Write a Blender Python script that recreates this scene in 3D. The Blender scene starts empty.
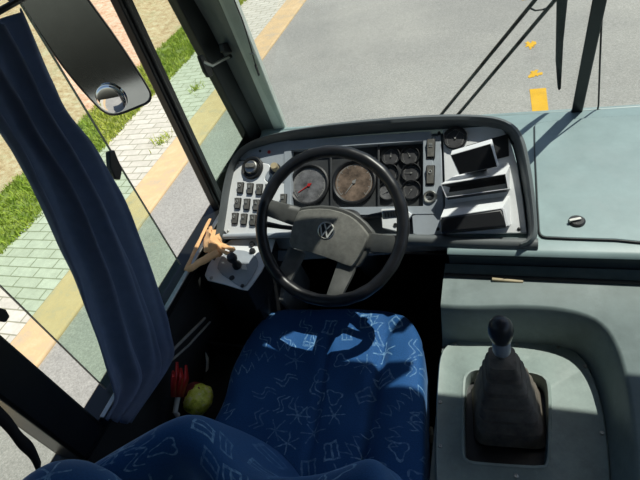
import bpy, bmesh, math, random
from mathutils import Vector, Matrix, noise
random.seed(7)
V=Vector
PI=math.pi
col=bpy.context.scene.collection
# ------------------------------------------------------------------ camera frame (bus: x right, y forward, z up, driver floor z=0)
F0=481.0
cF=V((180,-505,481)).normalized()
cR=-V((-1359,-26,481)).normalized(); cR=(cR-cF*cR.dot(cF)).normalized()
cU=cF.cross(cR)
if cU.y>0: cU=-cU
CAM=V((0,0,1.75))
def ray(px,py):
    c=V((px-320,py-240,F0)); return V((c.dot(cR),c.dot(cF),c.dot(cU)))
def on(px,py,n,p):
    n=V(n); r=ray(px,py); return CAM+r*((V(p)-CAM).dot(n)/r.dot(n))
def oX(px,py,x): return on(px,py,(1,0,0),(x,0,0))
def oY(px,py,y): return on(px,py,(0,1,0),(0,y,0))
def oZ(px,py,z): return on(px,py,(0,0,1),(0,0,z))
class Frame:
    def __init__(s,o,tilt):
        t=math.radians(tilt); s.o=V(o); s.ex=V((1,0,0)); s.ey=V((0,math.cos(t),math.sin(t))); s.ez=s.ex.cross(s.ey)
    def w(s,u,v,h=0): return s.o+s.ex*u+s.ey*v+s.ez*h
    def uv(s,px,py,h=0):
        p=on(px,py,s.ez,s.o+s.ez*h)-s.o; return (p.dot(s.ex),p.dot(s.ey))
    def p(s,px,py,h=0,h2=None):
        u,v=s.uv(px,py,h); return s.w(u,v,h if h2 is None else h2)
PN=Frame((0,1.0,.72),37)       # instrument panel plane
TP=Frame((0,1.0,.74),4)        # dashboard top plane
WH=Frame((-.44,.96,.851),45)   # steering wheel plane
PT=Frame((0,.6,.512),0)        # gear plate plane
def ws(px,py,off=0):           # raked windscreen plane
    n=V((0,.959,.282)); return on(px,py,n,V((0,1.64,.78))+n*off)

# ------------------------------------------------------------------ objects
def tag(o,label=None,cat=None,group=None,kind=None):
    if label:o['label']=label
    if cat:o['category']=cat
    if group:o['group']=group
    if kind:o['kind']=kind
    return o
def thing(name,label,cat,loc,group=None):
    o=bpy.data.objects.new(name,None); o.empty_display_size=.05; col.objects.link(o); o.location=loc
    return tag(o,label,cat,group)
def origin(o):
    p=V((0,0,0))
    while o is not None: p=p+o.location; o=o.parent
    return p
class MB:
    """collects shapes in world coordinates; build() links them as one mesh object"""
    def __init__(s): s.v=[]; s.f=[]; s.uv={}
    def add(s,vs,fs):
        b=len(s.v); s.v+= [V(v) for v in vs]; s.f+=[tuple(i+b for i in f) for f in fs]; return s
    def box(s,lo,hi):
        x0,y0,z0=lo;x1,y1,z1=hi
        return s.add([(x0,y0,z0),(x1,y0,z0),(x1,y1,z0),(x0,y1,z0),(x0,y0,z1),(x1,y0,z1),(x1,y1,z1),(x0,y1,z1)],
          [(0,3,2,1),(4,5,6,7),(0,1,5,4),(1,2,6,5),(2,3,7,6),(3,0,4,7)])
    def prism(s,pts,off):
        n=len(pts); off=V(off); a=[V(p) for p in pts]
        nrm=V((0,0,0))
        for i in range(n): nrm+=(a[i]-a[0]).cross(a[(i+1)%n]-a[0])
        if nrm.dot(off)<0: a.reverse()
        return s.add(a+[p+off for p in a],[tuple(range(n-1,-1,-1)),tuple(range(n,2*n))]+[(i,(i+1)%n,n+(i+1)%n,n+i) for i in range(n)])
    def strip(s,rings,closed=True,cap0=False,cap1=False):
        n=len(rings[0]); vs=[p for r in rings for p in r]; fs=[]
        for k in range(len(rings)-1):
            for i in range(n if closed else n-1):
                j=(i+1)%n; fs.append((k*n+i,k*n+j,(k+1)*n+j,(k+1)*n+i))
        if cap0: fs.append(tuple(range(n-1,-1,-1)))
        if cap1: fs.append(tuple((len(rings)-1)*n+i for i in range(n)))
        return s.add(vs,fs)
    def tube(s,path,r,n=10,flat=1.0,closed=False,up=(0,0,1)):
        path=[V(p) for p in path]; m=len(path); rings=[]; pn=None
        for i,p in enumerate(path):
            if closed: t=path[(i+1)%m]-path[i-1]
            else: t=path[min(i+1,m-1)]-path[max(i-1,0)]
            t.normalize()
            if pn is None:
                u=V(up)
                if abs(t.dot(u))>.95:u=V((1,0,0))
                a=t.cross(u).normalized()
            else:
                a=(pn-t*pn.dot(t)).normalized()
            pn=a; b=t.cross(a); rr=r[i] if isinstance(r,(list,tuple)) else r
            rings.append([p+a*math.cos(2*PI*k/n)*rr+b*math.sin(2*PI*k/n)*rr*flat for k in range(n)])
        if closed: rings.append(rings[0])
        return s.strip(rings,True,not closed,not closed)
    def lathe(s,o,ax,prof,n=28):
        """prof: (radius,height) list along ax from o"""
        ax=V(ax).normalized(); u=V((0,0,1)) if abs(ax.z)<.9 else V((1,0,0)); a=ax.cross(u).normalized(); b=ax.cross(a)
        rings=[[V(o)+ax*h+(a*math.cos(2*PI*k/n)+b*math.sin(2*PI*k/n))*r for k in range(n)] for r,h in prof]
        return s.strip(rings,True,True,True)
    def build(s,name,mat,parent=None,bevel=0,seg=2,smooth=True,sub=0,angle=35,label=None,solid=0,weld=False):
        me=bpy.data.meshes.new(name); off=origin(parent)
        me.from_pydata([v-off for v in s.v],[],s.f); me.materials.append(mat)
        bm=bmesh.new(); bm.from_mesh(me)
        if weld: bmesh.ops.remove_doubles(bm,verts=bm.verts,dist=1e-5)
        bmesh.ops.recalc_face_normals(bm,faces=bm.faces); bm.to_mesh(me); bm.free()
        if s.uv:
            uvl=me.uv_layers.new(name='UVMap')
            for l in me.loops: uvl.data[l.index].uv=s.uv.get(l.vertex_index,(0,0))
        o=bpy.data.objects.new(name,me); col.objects.link(o); o.parent=parent
        if solid:
            m=o.modifiers.new('thick','SOLIDIFY'); m.thickness=solid; m.offset=0
        if bevel:
            m=o.modifiers.new('bevel','BEVEL'); m.width=bevel; m.segments=seg; m.limit_method='ANGLE'; m.angle_limit=math.radians(40)
        if sub:
            m=o.modifiers.new('sub','SUBSURF'); m.levels=sub; m.render_levels=sub
        if smooth:
            me.shade_smooth()
            try: me.set_sharp_from_angle(angle=math.radians(angle))
            except Exception: pass
        if label:o['label']=label
        return o
def copy_thing(o,parent=None):
    c=o.copy(); col.objects.link(c); c.parent=parent
    for ch in o.children: copy_thing(ch,c)
    return c
def dense(pts,step=.02,closed=True,smooth=2):
    """resample + chaikin-smooth an outline"""
    p=[V(q) for q in pts]
    for _ in range(smooth):
        q=[];m=len(p)
        rng=range(m) if closed else range(m-1)
        if not closed:q.append(p[0])
        for i in rng:
            a,b=p[i],p[(i+1)%m]; q+= [a*.75+b*.25,a*.25+b*.75]
        if not closed:q.append(p[-1])
        p=q
    return p
def spline(pts,n=8):
    """catmull-rom through points"""
    p=[V(q) for q in pts]; out=[]
    for i in range(len(p)-1):
        p0=p[max(i-1,0)];p1=p[i];p2=p[i+1];p3=p[min(i+2,len(p)-1)]
        for k in range(n):
            t=k/n; out.append(.5*((2*p1)+(p2-p0)*t+(2*p0-5*p1+4*p2-p3)*t*t+(3*p1-p0-3*p2+p3)*t**3))
    out.append(p[-1]); return out
def roundrect(cx,cy,w,h,r,n=5):
    pts=[]
    for sx,sy,a0 in ((1,1,0),(-1,1,90),(-1,-1,180),(1,-1,270)):
        for k in range(n+1):
            a=math.radians(a0+90*k/n); pts.append((cx+sx*(w/2-r)+r*math.cos(a),cy+sy*(h/2-r)+r*math.sin(a)))
    return pts

# ------------------------------------------------------------------ materials
class NT:
    def __init__(s,name):
        s.m=bpy.data.materials.new(name); s.m.use_nodes=True; s.t=s.m.node_tree; s.n=s.t.nodes; s.b=s.n['Principled BSDF']; s.out=s.n['Material Output']
    def new(s,t,**k):
        n=s.n.new(t)
        for a,b in k.items(): setattr(n,a,b)
        return n
    def link(s,a,b): s.t.links.new(a,b)
    def coord(s,kind='Object'): return s.new('ShaderNodeTexCoord').outputs[kind]
    def math(s,op,a,b=None,c=None):
        n=s.new('ShaderNodeMath',operation=op)
        for i,x in enumerate((a,b,c)):
            if x is None: continue
            if isinstance(x,(int,float)): n.inputs[i].default_value=x
            else: s.link(x,n.inputs[i])
        return n.outputs[0]
    def noise(s,vec,scale,detail=4,rough=.6):
        n=s.new('ShaderNodeTexNoise'); n.inputs['Scale'].default_value=scale; n.inputs['Detail'].default_value=detail; n.inputs['Roughness'].default_value=rough
        s.link(vec,n.inputs['Vector']); return n.outputs['Fac']
    def ramp(s,fac,stops,interp='LINEAR'):
        n=s.new('ShaderNodeValToRGB'); n.color_ramp.interpolation=interp; e=n.color_ramp.elements
        while len(e)<len(stops): e.new(.5)
        for i,(p,c) in enumerate(stops): e[i].position=p; e[i].color=(*c,1)
        s.link(fac,n.inputs[0]); return n.outputs[0]
    def mix(s,fac,a,b):
        n=s.new('ShaderNodeMix',data_type='RGBA')
        for sock,x in ((n.inputs[0],fac),(n.inputs[6],a),(n.inputs[7],b)):
            if isinstance(x,(int,float)): sock.default_value=x
            elif isinstance(x,tuple): sock.default_value=(*x,1)
            else: s.link(x,sock)
        return n.outputs[2]
    def bump(s,h,strength=.3,dist=.002):
        n=s.new('ShaderNodeBump'); n.inputs['Strength'].default_value=strength; n.inputs['Distance'].default_value=dist
        s.link(h,n.inputs['Height']); s.link(n.outputs[0],s.b.inputs['Normal'])
    def set(s,color=None,rough=.5,metal=0,spec=.5):
        if color is not None:
            if isinstance(color,tuple): s.b.inputs['Base Color'].default_value=(*color,1)
            else: s.link(color,s.b.inputs['Base Color'])
        s.b.inputs['Roughness'].default_value=rough; s.b.inputs['Metallic'].default_value=metal; s.b.inputs['Specular IOR Level'].default_value=spec
        return s.m
def lerp(a,b,t): return tuple(x+(y-x)*t for x,y in zip(a,b))
def plastic(name,c,rough=.5,var=.25,scale=25,grain=400,bump=.15,spec=.5,dust=None,metal=0):
    m=NT(name); co=m.coord(); n=m.noise(co,scale,6,.65)
    c0=tuple(x*(1-var) for x in c); c1=tuple(min(1,x*(1+var)) for x in c)
    cc=m.ramp(n,[(.3,c0),(.7,c1)])
    if dust:
        d=m.ramp(m.noise(co,scale*.35,8,.75),[(.52,(0,0,0)),(.72,(1,1,1))]); cc=m.mix(m.math('MULTIPLY',d,dust[1]),cc,dust[0])
    g=m.noise(co,grain,2,.5); m.bump(g,bump,.0006)
    return m.set(cc,rough,metal,spec)
M={}
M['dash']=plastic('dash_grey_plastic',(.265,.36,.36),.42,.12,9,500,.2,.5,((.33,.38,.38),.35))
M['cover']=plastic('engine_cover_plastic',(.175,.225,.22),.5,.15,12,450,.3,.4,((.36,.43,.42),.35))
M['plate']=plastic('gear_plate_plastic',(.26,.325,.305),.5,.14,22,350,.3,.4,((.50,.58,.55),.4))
M['fascia']=plastic('fascia_shade_grey',(.10,.125,.125),.5,.15,12,400,.2)  # darker than the dash plastic to paint in the shade below the lip
M['shroud']=plastic('shroud_dark_plastic',(.12,.135,.138),.5,.15,15,400,.25,.5)
M['black']=plastic('black_plastic',(.016,.017,.019),.42,.3,30,400,.2)
M['rubber']=plastic('black_rubber',(.012,.013,.014),.6,.3,30,300,.3,.3)
M['boot']=plastic('dusty_boot_rubber',(.17,.15,.125),.8,.35,30,200,.5,.2,((.2,.16,.13),.5))
M['wheel']=plastic('steering_rim_plastic',(.014,.015,.018),.36,.3,30,300,.1,.5)
M['hub']=plastic('steering_pad_grey',(.19,.19,.172),.6,.25,45,500,.5,.3,((.32,.31,.28),.5))
M['spoke']=plastic('steering_spoke_grey',(.085,.088,.084),.5,.2,30,400,.2)
M['face']=plastic('panel_pale_plastic',(.80,.82,.83),.4,.05,15,400,.1)
M['face_grey']=plastic('panel_blue_grey_plastic',(.36,.40,.44),.4,.1,15,400,.1)
M['cluster']=plastic('cluster_dark_plastic',(.05,.053,.056),.35,.2,20,400,.1,.5)
M['switch']=plastic('switch_grey_plastic',(.16,.155,.14),.5,.3,60,400,.2)
M['symbol']=plastic('printed_pale_mark',(.6,.62,.6),.5,.05)
M['dimmark']=plastic('dim_dial_mark',(.26,.26,.25),.5,.05)
M['darkred']=plastic('dark_red_foil',(.22,.04,.04),.4,.3)
M['knobm']=plastic('gear_knob_plastic',(.03,.034,.042),.32,.2)
M['red']=plastic('red_plastic',(.45,.02,.02),.4,.2)
M['chrome']=plastic('chrome_metal',(.75,.77,.8),.18,.05,20,200,.05,.5,None,1)
M['steel']=plastic('dull_steel',(.45,.45,.42),.4,.2,40,300,.2,.5,None,1)
M['mirrorglass']=plastic('mirror_glass',(.52,.56,.56),.08,.1,6,100,.0,.5,None,1)
M['spot']=plastic('convex_mirror_glass',(.9,.9,.9),.03,.02,6,100,0,.5,None,1)
M['trim']=plastic('window_frame_black',(.012,.013,.013),.35,.2,20,300,.1)
M['pillar']=plastic('pillar_dark_grey',(.20,.215,.21),.5,.12,12,300,.15)
M['pillar_pale']=plastic('pillar_pale_edge',(.66,.71,.64),.5,.08,12,300,.15)
M['wall']=plastic('side_wall_dark_vinyl',(.03,.032,.033),.6,.2,12,300,.2)
M['ceiling']=plastic('headliner_grey',(.14,.14,.135),.8,.05)
M['floorm']=plastic('rubber_floor_mat',(.03,.028,.026),.8,.3,30,200,.4)
M['cordm']=plastic('black_cord',(.01,.01,.01),.5,.1)
M['paper']=plastic('white_paper',(.6,.6,.55),.7,.05)
M['white']=plastic('white_patch',(.8,.82,.8),.4,.03)
M['tan']=plastic('tan_metal',(.4,.33,.2),.5,.2)
M['yellowpaint']=plastic('road_yellow_paint',(.72,.42,.035),.8,.12,9,120,.4,.2)
M['bracket']=plastic('bracket_grey',(.26,.26,.24),.5,.2)

def glassmat(name,tint,refl=.02):
    m=NT(name); m.n.remove(m.b)
    tr=m.new('ShaderNodeBsdfTransparent'); gl=m.new('ShaderNodeBsdfGlossy'); gl.inputs['Roughness'].default_value=.02
    n=m.noise(m.coord(),3,3,.5)
    c=m.ramp(n,[(.3,tuple(x*.97 for x in tint)),(.7,tint)]); m.link(c,tr.inputs['Color'])
    fr=m.new('ShaderNodeLayerWeight'); fr.inputs['Blend'].default_value=.5
    fac=m.math('ADD',m.math('MULTIPLY',m.math('POWER',fr.outputs['Facing'],4.0),.45),refl)
    mx=m.new('ShaderNodeMixShader'); m.link(fac,mx.inputs[0]); m.link(tr.outputs[0],mx.inputs[1]); m.link(gl.outputs[0],mx.inputs[2])
    m.link(mx.outputs[0],m.out.inputs['Surface']); return m.m
M['glass']=glassmat('windscreen_glass',(.93,.95,.94))
M['green']=glassmat('green_tinted_glass',(.85,.945,.87))
M['clearglass']=glassmat('clear_window_glass',(.93,.95,.93))

def road_mat():
    m=NT('asphalt'); co=m.coord()
    big=m.noise(co,.8,5,.6); fine=m.noise(co,70,5,.8)
    a=m.ramp(fine,[(.3,(.24,.24,.22)),(.5,(.37,.365,.335)),(.72,(.54,.53,.49))])
    b=m.ramp(big,[(.35,(.86,.86,.86)),(.65,(1.05,1.04,1.02))])
    x=m.new('ShaderNodeMix',data_type='RGBA',blend_type='MULTIPLY'); x.inputs[0].default_value=1; m.link(a,x.inputs[6]); m.link(b,x.inputs[7])
    m.bump(fine,.6,.006); return m.set(x.outputs[2],.9,0,.2)
M['road']=road_mat()
def paver_mat():
    m=NT('interlocking_pavers'); co=m.coord()
    bt=m.new('ShaderNodeTexBrick'); m.link(co,bt.inputs['Vector'])
    bt.inputs['Scale'].default_value=1; bt.inputs['Brick Width'].default_value=.27; bt.inputs['Row Height'].default_value=.115; bt.inputs['Mortar Size'].default_value=.007; bt.inputs['Mortar Smooth'].default_value=.3
    bt.inputs['Color1'].default_value=(.60,.575,.50,1); bt.inputs['Color2'].default_value=(.68,.655,.58,1); bt.inputs['Mortar'].default_value=(.36,.35,.26,1)
    n=m.noise(co,14,6,.7); x=m.new('ShaderNodeMix',data_type='RGBA',blend_type='MULTIPLY'); x.inputs[0].default_value=1
    m.link(bt.outputs[0],x.inputs[6]); m.link(m.ramp(n,[(.25,(.8,.8,.77)),(.7,(1.08,1.08,1.05))]),x.inputs[7])
    h=m.math('MULTIPLY',bt.outputs[1],-1.0); m.bump(h,.6,.01); return m.set(x.outputs[2],.85,0,.2)
M['paver']=paver_mat()
def kerb_mat():
    m=NT('worn_yellow_kerb_paint'); co=m.coord(); n=m.noise(co,5,8,.72)
    c=m.ramp(n,[(.3,(.52,.44,.32)),(.5,(.68,.49,.27)),(.75,(.76,.59,.36))]); m.bump(m.noise(co,60,4,.6),.4,.004); return m.set(c,.85,0,.2)
M['kerb']=kerb_mat()
def dirt_mat():
    m=NT('orange_stony_earth'); co=m.coord(); n=m.noise(co,9,12,.85); r=m.new('ShaderNodeTexVoronoi'); r.inputs['Scale'].default_value=7; m.link(co,r.inputs['Vector'])
    c=m.ramp(n,[(.3,(.20,.13,.07)),(.40,(.52,.31,.18)),(.50,(.74,.50,.33)),(.62,(.86,.70,.52)),(.76,(.95,.90,.78))])
    g=m.ramp(m.noise(co,1.7,8,.75),[(.53,(0,0,0)),(.62,(1,1,1))]); c=m.mix(m.math('MULTIPLY',g,.45),c,(.50,.46,.28))
    m.bump(n,.6,.05); return m.set(c,.95,0,.1)
M['dirt']=dirt_mat()
def grass_mat(name,a,b):
    m=NT(name); co=m.coord(); n=m.noise(co,9,5,.7); return m.set(m.ramp(n,[(.3,a),(.7,b)]),.7,0,.2)
M['grass']=grass_mat('grass_blades',(.24,.36,.03),(.62,.64,.12))
M['soil']=grass_mat('turf_soil',(.16,.2,.05),(.34,.36,.12))

def seat_mat(name,coordkind,scale,base,light):
    """navy velour with sketched doodles (rings, stars, zigzags, boxes, letters) scattered over it"""
    m=NT(name); co=m.coord(coordkind)
    mp=m.new('ShaderNodeMapping'); mp.inputs['Scale'].default_value=(scale,scale,scale); m.link(co,mp.inputs['Vector'])
    wob=m.new('ShaderNodeTexNoise'); wob.inputs['Scale'].default_value=2.2; m.link(mp.outputs[0],wob.inputs['Vector'])
    va=m.new('ShaderNodeVectorMath',operation='MULTIPLY_ADD'); m.link(wob.outputs['Color'],va.inputs[0]); va.inputs[1].default_value=(.22,.22,0); m.link(mp.outputs[0],va.inputs[2])
    def layer(off,tint):
        ad=m.new('ShaderNodeVectorMath',operation='ADD'); m.link(va.outputs[0],ad.inputs[0]); ad.inputs[1].default_value=off
        vo=m.new('ShaderNodeTexVoronoi',voronoi_dimensions='2D'); vo.inputs['Scale'].default_value=1; vo.inputs['Randomness'].default_value=.75; m.link(ad.outputs[0],vo.inputs['Vector'])
        d=m.new('ShaderNodeVectorMath',operation='SUBTRACT'); m.link(ad.outputs[0],d.inputs[0]); m.link(vo.outputs['Position'],d.inputs[1])
        sc=m.new('ShaderNodeSeparateColor'); m.link(vo.outputs['Color'],sc.inputs[0]); r,g,b=sc.outputs
        rot=m.new('ShaderNodeVectorRotate',rotation_type='Z_AXIS'); m.link(d.outputs[0],rot.inputs['Vector']); m.link(m.math('MULTIPLY',g,6.28),rot.inputs['Angle'])
        sp=m.new('ShaderNodeSeparateXYZ'); m.link(rot.outputs[0],sp.inputs[0]); x,y=sp.outputs[0],sp.outputs[1]
        ax=m.math('ABSOLUTE',x); ay=m.math('ABSOLUTE',y); rad=m.math('SQRT',m.math('ADD',m.math('MULTIPLY',x,x),m.math('MULTIPLY',y,y)))
        ang=m.math('ARCTAN2',y,x)
        big=m.math('MAXIMUM',ax,ay)
        inside=m.math('LESS_THAN',big,.36)
        W=.022
        ring=m.math('LESS_THAN',m.math('ABSOLUTE',m.math('SUBTRACT',rad,m.math('ADD',.2,m.math('MULTIPLY',m.math('SINE',m.math('MULTIPLY',ang,3)),.05)))),W)
        star=m.math('MULTIPLY',m.math('LESS_THAN',m.math('MULTIPLY',m.math('ABSOLUTE',m.math('SINE',m.math('MULTIPLY',ang,3))),rad),W*2.4),m.math('LESS_THAN',rad,.33))
        zz=m.math('PINGPONG',m.math('ADD',x,1),.13)
        zig=m.math('MULTIPLY',m.math('LESS_THAN',m.math('ABSOLUTE',m.math('SUBTRACT',y,m.math('SUBTRACT',m.math('MULTIPLY',zz,2.2),.14))),W*1.7),m.math('LESS_THAN',ax,.3))
        box=m.math('LESS_THAN',m.math('ABSOLUTE',m.math('SUBTRACT',m.math('MAXIMUM',m.math('MULTIPLY',ax,.75),ay),.16)),W)
        box=m.math('MAXIMUM',box,m.math('MULTIPLY',m.math('LESS_THAN',ay,W),m.math('LESS_THAN',ax,.2)))
        wave=m.math('MULTIPLY',m.math('LESS_THAN',m.math('ABSOLUTE',m.math('SUBTRACT',m.math('ABSOLUTE',m.math('SUBTRACT',y,m.math('MULTIPLY',m.math('SINE',m.math('MULTIPLY',x,14)),.08))),.07)),W),m.math('LESS_THAN',ax,.3))
        acc=None
        for i,sh in enumerate((ring,star,zig,box,wave)):
            sel=m.math('MULTIPLY',m.math('GREATER_THAN',r,i/5),m.math('LESS_THAN',r,(i+1)/5+.0001)); t=m.math('MULTIPLY',sel,sh); acc=t if acc is None else m.math('ADD',acc,t)
        return m.math('MULTIPLY',m.math('MULTIPLY',acc,inside),tint)
    a=m.math('MAXIMUM',layer((0,0,0),1.0),layer((.47,.53,0),.6))
    br=m.ramp(m.noise(mp.outputs[0],9,3,.7),[(.38,(0,0,0)),(.6,(1,1,1))]); a=m.math('MULTIPLY',a,m.math('ADD',m.math('MULTIPLY',br,.7),.15))
    base_c=m.ramp(m.noise(mp.outputs[0],30,3,.7),[(.3,tuple(q*.8 for q in base)),(.7,tuple(q*1.2 for q in base))])
    m.bump(m.noise(mp.outputs[0],60,3,.7),.25,.001)
    c=m.mix(a,base_c,light); mm=m.set(c,.75,0,.25)
    m.b.inputs['Sheen Weight'].default_value=.5; m.b.inputs['Sheen Roughness'].default_value=.4; m.b.inputs['Sheen Tint'].default_value=(.35,.6,1,1)
    return mm
M['seat']=seat_mat('blue_doodle_velour','UV',9.5,(.016,.085,.25),(.22,.42,.64))
def cloth(name,c,sheen=.3,tint=(1,1,1)):
    m=NT(name); co=m.coord(); cc=m.ramp(m.noise(co,40,4,.6),[(.3,tuple(x*.85 for x in c)),(.7,tuple(x*1.15 for x in c))]); m.bump(m.noise(co,500,2,.5),.2,.0005)
    m.set(cc,.85,0,.2); m.b.inputs['Sheen Weight'].default_value=sheen; m.b.inputs['Sheen Tint'].default_value=(*tint,1); return m.m
M['curtain']=cloth('navy_curtain_cloth',(.21,.26,.38),.5,(.7,.8,1))
_t=M['curtain'].node_tree; _tr=_t.nodes.new('ShaderNodeBsdfTranslucent'); _tr.inputs[0].default_value=(.26,.34,.52,1); _mx=_t.nodes.new('ShaderNodeMixShader'); _mx.inputs[0].default_value=.45
_t.links.new(_t.nodes['Principled BSDF'].outputs[0],_mx.inputs[1]); _t.links.new(_tr.outputs[0],_mx.inputs[2]); _t.links.new(_mx.outputs[0],_t.nodes['Material Output'].inputs['Surface'])
M['rag']=cloth('orange_leather_cloth',(.86,.50,.24),.1)
M['belt']=cloth('black_belt_webbing',(.012,.012,.014),.1)
def packet_mat():
    m=NT('yellow_green_foil'); co=m.coord(); n=m.noise(co,45,5,.7)
    c=m.ramp(n,[(.3,(.35,.40,.03)),(.5,(.85,.9,.10)),(.65,(.95,.92,.45)),(.8,(.5,.55,.08))]); m.bump(n,.5,.004); return m.set(c,.35,0,.5)
M['packet']=packet_mat()
def dial_mat(name,c1,c2):
    m=NT(name); co=m.coord(); n=m.noise(co,28,6,.75); return m.set(m.ramp(n,[(.35,c1),(.7,c2)]),.4,0,.5)
M['dial_grey']=dial_mat('dust_reflection_grey_dial',(.06,.06,.062),(.24,.24,.25))  # mottle mixes dust with a painted-in reflection of the cover glass
M['dial_brown']=dial_mat('dusty_brown_dial',(.06,.045,.035),(.30,.22,.165))
M['dial_dark']=dial_mat('dark_small_dial',(.035,.035,.037),(.085,.085,.09))
M['screen']=dial_mat('dark_screen_glass',(.006,.007,.009),(.012,.013,.016))

# ------------------------------------------------------------------ SETTING: outside
GZ=-.75
def struct(mb,name,mat,**k): o=mb.build(name,mat,None,**k); o['kind']='structure'; return o
road=struct(MB().box((-3.04,-6,GZ-.3),(9,22,GZ)),'road',M['road'],smooth=False)
def mark(pts):
    return MB().prism(pts,(0,0,.004)).build('lane_marking',M['yellowpaint'],road,smooth=False)
mark([(.34,4.05,GZ),(.47,4.05,GZ),(.475,4.62,GZ),(.33,4.62,GZ)])
mark([(.33,6.95,GZ),(.46,6.95,GZ),(.46,8.3,GZ),(.33,8.3,GZ)])
def splat(cx,cy,r,seed):
    rnd=random.Random(seed); n=26
    pts=[(cx+math.cos(2*PI*k/n)*r*(f:=rnd.uniform(.35,1.25))*.8,cy+math.sin(2*PI*k/n)*r*f*1.2,GZ) for k in range(n)]
    return mark(pts)
splat(.39,4.92,.075,2); splat(.375,5.6,.08,5)
MB().box((-3.44,-6,GZ-.3),(-3.04,22,GZ+.03)).build('kerb',M['kerb'],None,bevel=.02,smooth=True)
bpy.data.objects['kerb']['kind']='structure'
k=MB()
sw=struct(MB().box((-4.42,-6,GZ-.3),(-3.44,22,GZ+.02)),'pavement',M['paver'],smooth=False)
# earth bank
vs=[];fs=[];nx,ny=60,90
for j in range(ny+1):
    for i in range(nx+1):
        x=-4.42-9*(i/nx)**1.3; y=-4+22*j/ny
        d=max(0,-5.2-x); z=GZ+.015+min(d*.16,.7)+(noise.noise(V((x*1.6,y*1.6,0)))*.09+noise.noise(V((x*6,y*6,2)))*.04)*min(1,d*1.5)
        vs.append((x,y,z))
for j in range(ny):
    for i in range(nx):
        a=j*(nx+1)+i; fs.append((a,a+1,a+nx+2,a+nx+1))
struct(MB().add(vs,fs),'ground',M['dirt'],angle=180)
struct(MB().box((-5.3,-4,GZ-.1),(-4.42,18,GZ+.025)),'turf_soil',M['soil'],smooth=False)
rnd=random.Random(3)
g=MB()
def blade(g,x,y,z,h,w,lean):
    a=rnd.uniform(0,2*PI); dx,dy=math.cos(a)*w,math.sin(a)*w; lx,ly=rnd.uniform(-lean,lean),rnd.uniform(-lean,lean)
    g.add([(x-dx,y-dy,z),(x+dx,y+dy,z),(x+dx*.6+lx*.4,y+dy*.6+ly*.4,z+h*.6),(x-dx*.6+lx*.4,y-dy*.6+ly*.4,z+h*.6),(x+lx,y+ly,z+h)],[(0,1,2,3),(3,2,4)])
for _ in range(42000):
    y=rnd.uniform(.5,14); e=noise.noise(V((y*1.3,0,0)))*.12
    x=rnd.uniform(-5.42,-4.3)
    if x>-4.38+e*.5 or x<-5.28+e: continue
    if noise.noise(V((x*5,y*5,9)))<-.42: continue
    blade(g,x,y,GZ+.02,rnd.uniform(.02,.075),rnd.uniform(.004,.009),.05)
o=g.build('grass',M['grass'],None,smooth=False); tag(o,'strip of short green grass between the paving and the orange earth','grass',kind='stuff')
for (x,y,n_,s_,lb) in ((-3.61,4.05,70,.13,'small tuft of grass growing in the paving joints near the yellow kerb'),(-3.75,5.3,45,.1,'farther, sparser tuft of grass in the paving joints beyond the window bar')):
    g=MB()
    for _ in range(n_): blade(g,x+rnd.gauss(0,s_*.4),y+rnd.gauss(0,s_*.6),GZ+.02,rnd.uniform(.03,.1),.006,.06)
    o=g.build('grass_tuft',M['grass'],None,smooth=False); tag(o,lb,'weed',kind='stuff')

# ------------------------------------------------------------------ SETTING: bus shell
XW=-.95
struct(MB().box((-1.0,-2.0,-.06),(1.5,1.7,.0)),'floor',M['floorm'],smooth=False)
struct(MB().box((-1.0,-2.0,2.20),(1.5,1.215,2.26)),'ceiling',M['ceiling'],smooth=False)
struct(MB().box((-1.0,-2.06,-.06),(1.5,-2.0,2.26)),'wall_back',M['ceiling'],smooth=False)
struct(MB().box((1.45,-2.0,-.06),(1.5,1.7,.75)).box((1.45,-2,1.8),(1.5,1.24,2.20)).box((1.45,-2,.75),(1.5,-1.8,1.8)),'wall_right',M['wall'],smooth=False)
wl=MB().box((-1.0,-2.0,-.06),(XW,1.68,.70)).box((-1.0,-2.0,1.82),(XW,1.25,2.20)).box((-1.0,-2.0,.70),(XW,-1.9,1.82))
struct(wl,'wall_left',M['wall'],smooth=False)
# front wall below the screen and roof header
struct(MB().box((-1.0,1.652,-.06),(1.5,1.70,.74)).box((-1.0,1.165,2.17),(1.5,1.215,2.20)),'wall_front',M['wall'],smooth=False)
# side window: frame is the window, its bars and panes are children
def sill():
    m=MB(); m.box((-1.0,-1.9,.695),(-.925,1.60,.735)); return m
win=struct(sill(),'window_1',M['trim'],bevel=.006)
MB().box((-.99,-1.9,1.80),(-.93,1.36,1.84)).build('top_rail',M['trim'],win,bevel=.005)
MB().box((-.97,1.165,.735),(-.94,1.222,1.80)).box((-.965,1.178,.735),(-.932,1.192,1.80)).build('window_bar',M['trim'],win,bevel=.005)
MB().box((-.99,.255,.735),(-.90,.345,1.80)).build('rear_pillar',M['trim'],win,bevel=.008)
MB().box((-.928,.36,.735),(-.912,1.14,.742)).build('slide_channel',M['steel'],win,bevel=.002)
MB().box((-.962,.435,.742),(-.957,.885,1.80)).build('sliding_pane',M['green'],win,smooth=False,label='green tinted sliding pane')
MB().box((-.976,-1.9,.742),(-.971,.255,1.80)).build('rear_pane',M['clearglass'],win,smooth=False)
MB().box((-.972,1.222,.742),(-.966,1.60,.80)).build('gasket',M['trim'],win,bevel=.003)
for y_ in (.434,.884): MB().box((-.9625,y_,.742),(-.9560,y_+.0018,1.80)).build('pane_edge',M['bracket'],win,smooth=False)
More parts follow.
